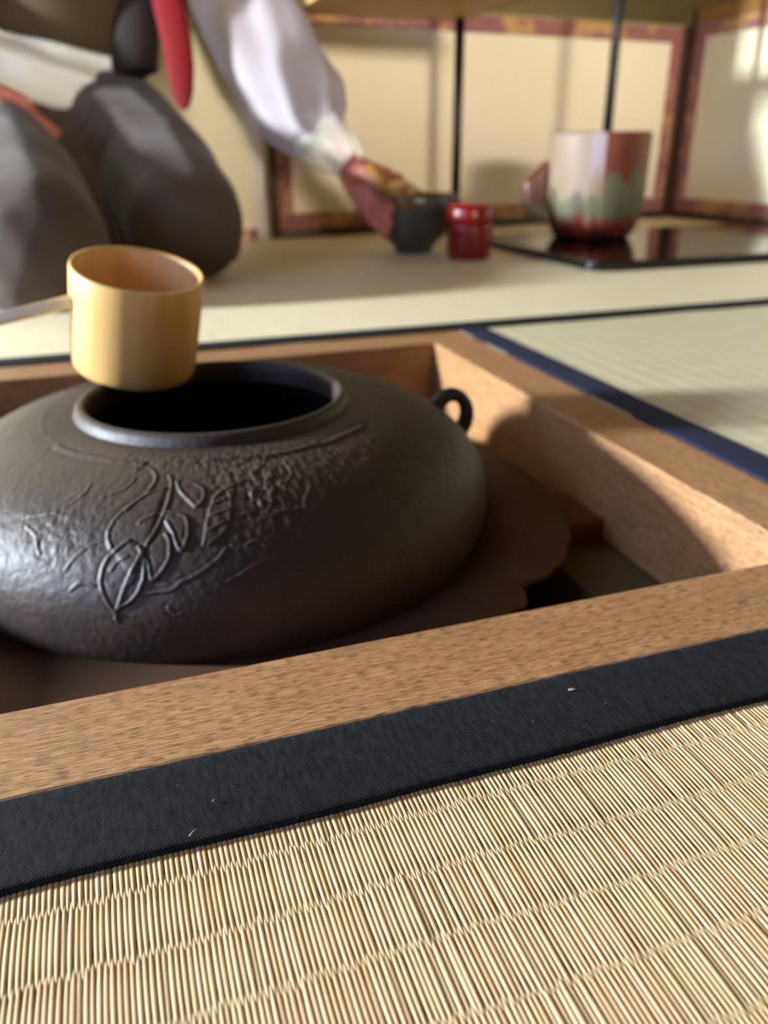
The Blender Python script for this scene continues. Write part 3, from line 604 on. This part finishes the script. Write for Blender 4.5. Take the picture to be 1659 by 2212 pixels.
# ------------------------------------------------------------------ folding screen, doors behind
SA, SB, SCc = (-.0008, 1.1425), (.7909, 1.2355), (.8066, .9844)
scr = empty('folding_screen', 'low two-panel folding screen with cream paper, mauve brocade border and dark frame', 'screen', (SB[0], SB[1], 0))
def panel(a, b, h, fr, br, top_mat, name, paper, fl=None, h2=None, top_fr=None):
    """hinged screen leaf: wooden frame, brocade band, paper field"""
    a = Vector(a).to_2d(); b = Vector(b).to_2d(); d = (b-a); L = d.length; d.normalize(); nrm = Vector((-d.y, d.x))
    leaf = empty('tmp', None, None, (scr.location.x, scr.location.y, 0)); leaf.name = name
    def P_(s, off): return (a+d*s+nrm*off)
    def sl(nm, s0, s1, z0, z1, off, th, mat, bev=.0008):
        return quadslab(nm, P_(s0, off), P_(s1, off), z0, z1, th, mat, leaf, bev)
    tf = top_fr if top_fr is not None else fr
    sl('stile', 0, fr, 0, h, 0, .016, M_frame); sl('stile', L-fr, L, 0, h, 0, .016, M_frame)
    sl('bottom_rail', fr, L-fr, .0, fr*.9, 0, .016, M_frame); sl('top_rail', fr, L-fr, h-tf, h, 0, .016, top_mat)
    sl('brocade_border', fr, fr+br, fr*.9, h-tf, .003, .006, M_brocade, 0); sl('brocade_border', L-fr-br, L-fr, fr*.9, h-tf, .003, .006, M_brocade, 0)
    sl('brocade_border', fr+br, L-fr-br, fr*.9, fr*.9+br, .003, .006, M_brocade, 0); sl('brocade_border', fr+br, L-fr-br, h-tf-br, h-tf, .003, .006, M_brocade, 0)
    sl('paper_field', fr+br, L-fr-br, fr*.9+br, h-tf-br, .004, .005, paper, 0)
    leaf.parent = scr; leaf.location = (0, 0, 0)
    for c in leaf.children: pass
    return leaf
panel(SA, SB, .318, .013, .024, M_wall, 'screen_leaf', M_paper, top_fr=.003)
SD = (SB[0]+(SCc[0]-SB[0])*3.0, SB[1]+(SCc[1]-SB[1])*3.0)
panel(SB, SD, .345, .013, .024, M_ochre, 'screen_leaf', M_paper_r, top_fr=.022)

dr = (-.012, 1.128)
dd = (-1.20, 1.53)
def door():
    root = bpy.data.objects.new('door_1', None); COL.objects.link(root); root['kind'] = 'structure'; root.location = (dr[0], dr[1], 0)
    a = Vector(dd); b = Vector(dr); d = (b-a).normalized(); L = (b-a).length; nrm = Vector((-d.y, d.x))
    quadslab('paper_panel', a, b-d*.014, .016, 1.7, .012, M_paper_r, root, 0)
    quadslab('door_stile', b-d*.014-nrm*.004, b-nrm*.004, 0, 1.7, .018, M_stile, root, .001)
    quadslab('door_rail', a-nrm*.001, b-d*.014-nrm*.001, 0, .017, .014, M_brocade, root, 0)
door()

# ------------------------------------------------------------------ tea shelf with slim black posts
ts = empty('tea_shelf', 'open tea shelf of tan boards on slim black posts before the screen', 'shelf', (.27, 1.06, 0))
box('shelf_board', (.034, .86, .2945), (.282, 1.085, .3025), M_shelf, ts, .0015)
box('board_edge', (.034, 1.083, .2940), (.284, 1.088, .3010), M_frame, ts, .0008)
box('board_edge', (.281, .86, .2940), (.2845, 1.0825, .3010), M_frame, ts, .0008)
box('shelf_board', (.02, .80, .470), (.56, 1.085, .480), M_shelf, ts, .0015)
def post(x, y, z1): return tube('post', [(x, y, 0), (x, y, z1*.5), (x, y, z1)], [.0072]*3, M_post, ts, 10, flatdir=(1, 0, 0))
post(.2745, 1.072, .294); post(.520, 1.050, .470); tube('post', [(.045, .90, .302), (.045, .90, .47)], [.0072]*2, M_post, ts, 10, flatdir=(1, 0, 0))
tube('post', [(.2745, 1.072, .302), (.2745, 1.072, .47)], [.0072]*2, M_post, ts, 10, flatdir=(1, 0, 0))

# ------------------------------------------------------------------ lacquer board and utensils
def rounded(x0, y0, x1, y1, r, k=8):
    out = []
    for cx, cy_, a0 in ((x1-r, y1-r, 0), (x0+r, y1-r, 90), (x0+r, y0+r, 180), (x1-r, y0+r, 270)):
        for i in range(k+1): a = math.radians(a0+90*i/k); out.append((cx+r*math.cos(a), cy_+r*math.sin(a)))
    return out
lb = prism('lacquer_board', rounded(.262, .650, .742, .975, .03), .0005, .0105, M_lacquer, None, .002)
tag(lb, 'glossy black lacquer board lying on the far mat under the glazed jar', 'board')
JX, JY = .4040, .886
jar = empty('water_jar', 'tall rust and grey-green drip glazed water jar with an ear on its left', 'jar', (JX, JY, .0105))
jp = [(.046, 0), (.052, .002), (.056, .008), (.062, .020), (.066, .035), (.0675, .055), (.0680, .080), (.0688, .110), (.0692, .127), (.0690, .133), (.0665, .135), (.0645, .132), (.0635, .120), (.060, .05), (.050, .012)]
lathe('body', jp, M_jar, (JX, JY, .0105), jar, 96, wob=.006)
lug = blob('ear', [((-.066, .004, .028), .012, (-.086, .004, .040), .014), ((-.086, .004, .040), .014, (-.090, .004, .068), .013), ((-.090, .004, .068), .013, (-.068, .004, .092), .010), ((-.075, .004, .045), .012, (-.075, .004, .075), .012)], .003, M_lug)
lug.matrix_world = Matrix.Translation((JX, JY, .0105)) @ Matrix.Rotation(math.radians(-14), 4, 'Z'); mw = lug.matrix_world.copy(); lug.parent = jar; lug.matrix_parent_inverse = Matrix.Translation(-Vector(jar.location)); lug.matrix_basis = mw

BX, BY = .1420, .9040
bowl = empty('tea_bowl', 'dark grey glazed tea bowl with amber inside, held by the reaching hand', 'bowl', (BX, BY, 0))
bp_ = [(.0240, 0), (.0250, .0015), (.0250, .006), (.029, .010), (.041, .020), (.0490, .033), (.0530, .048), (.0550, .062), (.0555, .0715), (.0547, .0730), (.0532, .0715)]
lathe('outer_wall', bp_, M_bowl, (BX, BY, 0), bowl, 80, wob=.008)
ow = [o for o in bowl.children][0]
bm = bmesh.new(); bm.from_mesh(ow.data); v_ = max((v for v in bm.verts if math.hypot(v.co.x, v.co.y) < 1e-5), key=lambda v: v.co.z); bm.verts.remove(v_); bm.to_mesh(ow.data); bm.free()
o = mesh_obj('inside_glaze', [(BX+r_*math.cos(2*math.pi*j/64), BY+r_*math.sin(2*math.pi*j/64), z_) for r_, z_ in ((.0535, .0718), (.0520, .056), (.047, .038), (.038, .024), (.022, .014), (.0004, .012)) for j in range(64)],
             [(i*64+j, (i+1)*64+j, (i+1)*64+(j+1) % 64, i*64+(j+1) % 64) for i in range(5) for j in range(64)], M_bowl_in); local(o, bowl)
NX, NY = .1850, .8180
cad = empty('tea_caddy', 'small glossy red lacquer tea caddy in front of the dark bowl', 'tea caddy', (NX, NY, 0))
lathe('body', [(.0240, 0), (.0258, .001), (.0275, .010), (.0290, .024), (.0296, .038), (.0296, .0425), (.027, .043)], M_red, (NX, NY, 0), cad, 72)
lathe('lid', [(.029, .0430), (.0300, .0434), (.0303, .050), (.0300, .0570), (.0285, .0622), (.024, .0652), (.014, .0662), (.003, .0665)], M_red, (NX, NY, 0), cad, 72)

# whisk held in the hand over the bowl
wk0 = Vector((0.0752, 0.8876, 0.1053)); wk1 = Vector((0.0919, 0.8650, 0.0821)); wk2 = Vector((0.1258, 0.8418, 0.0695))
wh = empty('bamboo_whisk', 'small bamboo tea whisk held at the rim of the dark bowl', 'whisk', tuple(wk0))
tube('handle', [wk0, wk0.lerp(wk1, .5), wk1], [.0105, .0110, .0105], M_whisk, wh, 14)
for k in range(28):
    a = 2*math.pi*k/28; ax_ = (wk2-wk1).normalized(); s1 = ax_.orthogonal().normalized(); s2 = ax_.cross(s1)
    off = (s1*math.cos(a)+s2*math.sin(a))
    tube('tine', [wk1+off*.0085, wk1.lerp(wk2, .5)+off*.015, wk2+off*.011], [.0008, .0007, .0005], M_whisk, wh, 5)

# ------------------------------------------------------------------ person
PB = Vector((-0.2850, 1.0065, 0.0781)); person = empty('person', 'person kneeling in grey kimono, white sleeve and red waist cloth, reaching to the tea bowl', 'person', (PB.x, PB.y, 0))
D_ = dict(
 head=(-.215, .985, .700), neck=(-.228, 1.045, .560), chest=(-.235, 1.090, .450), waist=(-0.2466, 1.1354, 0.2753), hip=(-0.2899, 1.0777, 0.1259),
 shr=(-.120, 1.080, .482), elr=(-0.0114, 1.0885, 0.2929), wrr=(0.0603, 0.9417, 0.1109),
 shl=(-.350, 1.070, .482), ell=(-0.4990, 1.1626, 0.3488), wrl=(-0.3864, 0.9862, 0.2058))
def C(a, ra, b, rb): return (D_[a] if isinstance(a, str) else a, ra, D_[b] if isinstance(b, str) else b, rb)
hr = dict(palm0=(0.0655, 0.9430, 0.1053), palmU=(0.1035, 0.9118, 0.0910), palmL=(0.0775, 0.9069, 0.0628))
caps = [C('neck', .036, (-.222, 1.02, .62), .036), C((-.222, 1.02, .62), .036, 'head', .050), C('head', .068, (-.215, .990, .722), .072), C((-.213, .962, .690), .052, (-.210, .948, .640), .030), C('chest', .056, 'waist', .050), C('waist', .050, 'hip', .052),
        C('chest', .050, 'neck', .034), C('chest', .045, 'shr', .030), C('shr', .030, 'elr', .028), C('elr', .026, 'wrr', .0165),
        C('chest', .045, 'shl', .030), C('shl', .030, 'ell', .028), C('ell', .026, 'wrl', .018),
        # face: nose, ears, chin
        C((-.205, .900, .676), .010, (-.208, .915, .706), .006), C((-.285, .985, .680), .012, (-.287, .990, .700), .013), C((-.143, .985, .680), .012, (-.141, .990, .700), .013), C((-.217, .912, .652), .006, (-.195, .912, .652), .006),
        # reaching hand: palm
        C('wrr', .0175, hr['palm0'], .0190), C(hr['palm0'], .0185, hr['palmU'], .0165), C(hr['palm0'], .0185, hr['palmL'], .0165), C(hr['palmU'], .0150, hr['palmL'], .0150), C((0.0756, 0.9194, 0.0874), .019, (0.0868, 0.9055, 0.0782), .018),
        # fingers of the reaching hand
        C(hr['palmU'], .0100, (0.1188, 0.9010, 0.0910), .0090), C((0.1188, 0.9010, 0.0910), .0090, (0.1240, 0.8872, 0.0782), .0078),
        C((0.0949, 0.8974, 0.0839), .0095, (0.1014, 0.8801, 0.0719), .0086), C((0.1014, 0.8801, 0.0719), .0086, (0.0965, 0.8697, 0.0589), .0076),
        C((0.0857, 0.8968, 0.0715), .0095, (0.0894, 0.8820, 0.0556), .0086), C((0.0894, 0.8820, 0.0556), .0086, (0.0944, 0.8677, 0.0414), .0074),
        C((0.0771, 0.9014, 0.0631), .0090, (0.0802, 0.8848, 0.0428), .0078), C((0.0802, 0.8848, 0.0428), .0078, (0.0910, 0.8690, 0.0297), .0066),
        C((0.0613, 0.9124, 0.0989), .0110, (0.0707, 0.8928, 0.1009), .0096), C((0.0707, 0.8928, 0.1009), .0094, (0.0810, 0.8738, 0.0927), .0080),
        # resting hand on the thigh
        C('wrl', .018, (-0.3555, 0.9553, 0.1872), .0200), C((-0.3555, 0.9553, 0.1872), .0190, (-0.3278, 0.9324, 0.1710), .0170), C((-0.3608, 0.9406, 0.1772), .0180, (-0.3368, 0.9091, 0.1648), .0160),
        C((-0.3270, 0.9276, 0.1737), .0105, (-0.3041, 0.9013, 0.1591), .0092), C((-0.3041, 0.9013, 0.1591), .0092, (-0.2871, 0.8722, 0.1466), .0076),
        C((-0.3321, 0.9143, 0.1668), .0105, (-0.3117, 0.8894, 0.1533), .0090), C((-0.3117, 0.8894, 0.1533), .0090, (-0.2994, 0.8634, 0.1439), .0076),
        C((-0.3369, 0.9015, 0.1609), .0100, (-0.3233, 0.8803, 0.1505), .0088), C((-0.3233, 0.8803, 0.1505), .0088, (-0.3134, 0.8618, 0.1430), .0074),
        C((-0.3434, 0.8911, 0.1588), .0095, (-0.3343, 0.8724, 0.1504), .0080), C((-0.3343, 0.8724, 0.1504), .0080, (-0.3274, 0.8553, 0.1439), .0068),
        C((-0.3452, 0.9529, 0.1895), .0110, (-0.3237, 0.9363, 0.1819), .0095), C((-0.3237, 0.9363, 0.1819), .0095, (-0.3087, 0.9205, 0.1716), .0080)]
blob('body', caps, .0026, M_skin, person, smooth=4)
# hair cap
blob('hair', [C((-.216, 1.008, .738), .078, (-.216, 1.020, .735), .078), C((-.217, 1.030, .715), .064, (-.220, 1.045, .650), .042), C((-.218, 1.10, .72), .03, (-.218, 1.11, .73), .028)], .006, M_hair, person)
# kimono skirt over folded legs
def folds(co):
    d = .0022*np.sin(co[:, 0]*70+co[:, 2]*30)+.0015*np.sin(co[:, 1]*60+co[:, 0]*25)
    co[:, 2] += d*(co[:, 2] > .02); return co
skirt = [C((-0.1662, 0.7999, 0.0568), .066, (-0.1794, 0.9354, 0.1000), .072), C((-0.1794, 0.9354, 0.1000), .072, (-0.2152, 1.0604, 0.1419), .082),
         C((-0.1683, 0.8105, 0.0414), .055, (-0.2012, 1.0181, 0.0641), .06), C((-0.1522, 0.7907, 0.0474), .050, (-0.1605, 0.8803, 0.0710), .06),
         C((-0.3146, 0.6713, 0.0480), .070, (-0.3370, 0.8428, 0.0874), .076), C((-0.3370, 0.8428, 0.0874), .076, (-0.3889, 1.0187, 0.1273), .085),
         C((-0.2714, 0.8717, 0.0246), .045, (-0.2665, 1.0235, 0.1260), .05),
         C((-0.3258, 0.6930, 0.0252), .055, (-0.3838, 0.9534, 0.0679), .07), C((-0.3889, 1.0187, 0.1273), .08, (-0.2495, 1.0640, 0.1255), .06)]
blob('kimono_skirt', skirt, .005, M_hakama, person, smooth=10, zmin=.0012, disp=folds)
lap = [C((-0.3779, 1.0654, 0.2075), .058, (-0.3153, 1.0511, 0.1972), .052), C((-0.3153, 1.0511, 0.1972), .052, (-0.2558, 1.0534, 0.1953), .036), C((-0.2554, 1.0546, 0.1980), .034, (-0.1776, 1.0839, 0.2165), .012),
       C((-0.2796, 1.0864, 0.2231), .05, (-0.1823, 1.0988, 0.2201), .02), C((-0.3539, 1.1099, 0.2442), .04, (-0.2780, 1.0911, 0.2338), .04), C((-0.2515, 1.1009, 0.2245), .05, (-0.2110, 1.0993, 0.2251), .04)]
def lapfold(co):
    k = co[:, 2]*1.0+co[:, 0]*.30
    co[:, 1] -= .0045*np.sin(k*150); co[:, 2] += .002*np.sin(k*150+1); return co
blob('white_wrap', lap, .004, M_white, person, smooth=8, disp=lapfold)
# jacket and obi around the torso
def loft(name, rings, mat, n_=48):
    vs = []; fs = []
    for c, a_, b_, tilt in rings:
        c = Vector(c)
        for j in range(n_):
            t = 2*math.pi*j/n_
            x_ = a_*math.cos(t); y_ = b_*math.sin(t)
            vs.append((c.x+x_*.96+y_*.25, c.y-x_*.25*.6+y_*.96, c.z-x_*tilt))
    for i in range(len(rings)-1):
        for j in range(n_): k = (j+1) % n_; fs.append((i*n_+j, i*n_+k, (i+1)*n_+k, (i+1)*n_+j))
    fs.append(tuple(range(n_))[::-1]); fs.append(tuple((len(rings)-1)*n_+j for j in range(n_)))
    o = mesh_obj(name, vs, fs, mat); local(o, person); return o
t0 = Vector((-0.2534, 1.1135, 0.2493))
loft('jacket', [(t0, .094, .080, .20), (t0+Vector((0, 0, .004)), .100, .086, .20), (t0+Vector((.002, .0, .05)), .102, .092, .18), (t0+Vector((.005, -.008, .14)), .110, .096, .10),
                (t0+Vector((.008, -.018, .20)), .150, .088, .03), (t0+Vector((.008, -.024, .245)), .162, .072, 0), (t0+Vector((.010, -.030, .280)), .130, .062, 0), (t0+Vector((.012, -.032, .305)), .085, .054, 0), (t0+Vector((.012, -.034, .325)), .048, .044, 0)], M_jacket)
tube('obi_fold', [(-0.1852, 1.0284, 0.2163), (-0.1851, 1.0304, 0.2206), (-0.1780, 1.0388, 0.2667), (-0.1673, 1.0655, 0.3295), (-0.1543, 1.1016, 0.4131)], [.024, .0290, .029, .030, .030], M_obi, person, 28, flat=.6, flatdir=(.29, .86, 0))
# red silk cloth hanging from the obi
fk = [((-0.1433, 1.0058, 0.3304), .016), ((-0.1406, 0.9855, 0.2904), .019), ((-0.1374, 0.9651, 0.2504), .0185), ((-0.1376, 0.9483, 0.2154), .0165), ((-0.1394, 0.9368, 0.1905), .013), ((-0.1398, 0.9306, 0.1775), .008), ((-0.1401, 0.9283, 0.1725), .003)]
o = tube('red_cloth', [p for p, r_ in fk], [r_ for p, r_ in fk], M_fukusa, person, 20, flat=.32, flatdir=(.29, .86, 0))
# right-hand sleeve (towards the bowl), its thin cuff, and the other sleeve
sl = [((-.135, 1.072, .520), .030), ((-.110, 1.070, .500), .052), ((-.075, 1.070, .440), .066), ((-0.0390, 1.0937, 0.3085), .064), ((-0.0263, 1.0582, 0.2679), .062), ((-0.00876, 1.0348, 0.2317), .064), ((0.00492, 1.0095, 0.2007), .063), ((0.0183, 0.9857, 0.1728), .058), ((0.0290, 0.9656, 0.1507), .047), ((0.0333, 0.9599, 0.1419), .036)]
def cloth_tube(name, L, mat, flat, fd, amp=.0035, n_=56, caps=True, sub=5):
    pts = [Vector(p) for p, _ in L]; rad = [r_ for _, r_ in L]
    P = []; R_ = []
    for i in range(len(pts)-1):
        for k in range(sub): t = k/sub; P.append(pts[i].lerp(pts[i+1], t)); R_.append(rad[i]+(rad[i+1]-rad[i])*t)
    P.append(pts[-1]); R_.append(rad[-1]); vs = []; fs = []
    for i, p in enumerate(P):
        t = (P[min(i+3, len(P)-1)]-P[max(i-3, 0)]).normalized(); a = Vector(fd); a = (a-t*a.dot(t)).normalized(); b = t.cross(a)
        for j in range(n_):
            c = 2*math.pi*j/n_; wv = amp*(math.sin(3*c+i*.12)+.7*math.sin(7*c-i*.21)+.5*math.sin(i*.5+2*c))
            vs.append(p+a*(R_[i]*flat+wv)*math.cos(c)+b*(R_[i]+wv)*math.sin(c))
    for i in range(len(P)-1):
        for j in range(n_): k = (j+1) % n_; fs.append((i*n_+j, i*n_+k, (i+1)*n_+k, (i+1)*n_+j))
    if caps: fs.append(tuple(range(n_))[::-1]); fs.append(tuple((len(P)-1)*n_+j for j in range(n_)))
    o = mesh_obj(name, vs, fs, mat); local(o, person); return o
cloth_tube('sleeve', sl, M_sleeve, .55, (.29, .86, 0), caps=False)
cloth_tube('sleeve_cuff', [((0.0298, 0.9643, 0.1485), .040), ((0.0385, 0.9500, 0.1369), .036), ((0.0518, 0.9326, 0.1221), .028), ((0.0608, 0.9180, 0.1102), .0215)], M_gauze, .6, (.29, .86, 0), amp=.0012, caps=False)
cloth_tube('sleeve', [((-.335, 1.055, .520), .030), ((-.360, 1.050, .500), .052), ((-0.4998, 1.1792, 0.3705), .070), ((-0.5028, 1.1502, 0.3325), .082), ((-0.4345, 1.0548, 0.2423), .074), ((-0.3966, 0.9975, 0.2102), .040)], M_sleeve, .6, (.29, .86, 0), caps=False)

# ------------------------------------------------------------------ small litter on the black border
def straw(label, a, b, r_, mat, name='straw_bit', cat='straw'):
    o = tube(name, [a, tuple((Vector(a)+Vector(b))/2+Vector((0, 0, .0003))), b], [r_, r_, r_*.6], mat, None, 6); tag(o, label, cat); return o
M_straw = plain('straw', (206, 184, 130), .6); M_lint = plain('lint', (120, 120, 126), .9)
straw('tiny pale straw splinter on the black cloth border, lower left', (-0.2576, -0.0264, 0.00240), (-0.2558, -0.0251, 0.00260), .00009, M_straw)
straw('tiny white lint fleck on the black cloth border right of the middle', (-0.1565, -0.00824, 0.00180), (-0.1538, -0.00939, 0.00180), .0003, M_lint, 'lint_fleck', 'lint')
straw('tiny white dust speck on the black cloth border left of the middle', (-0.2515, -0.0174, 0.00200), (-0.2512, -0.0178, 0.00200), .00018, M_lint, 'dust_speck', 'lint')
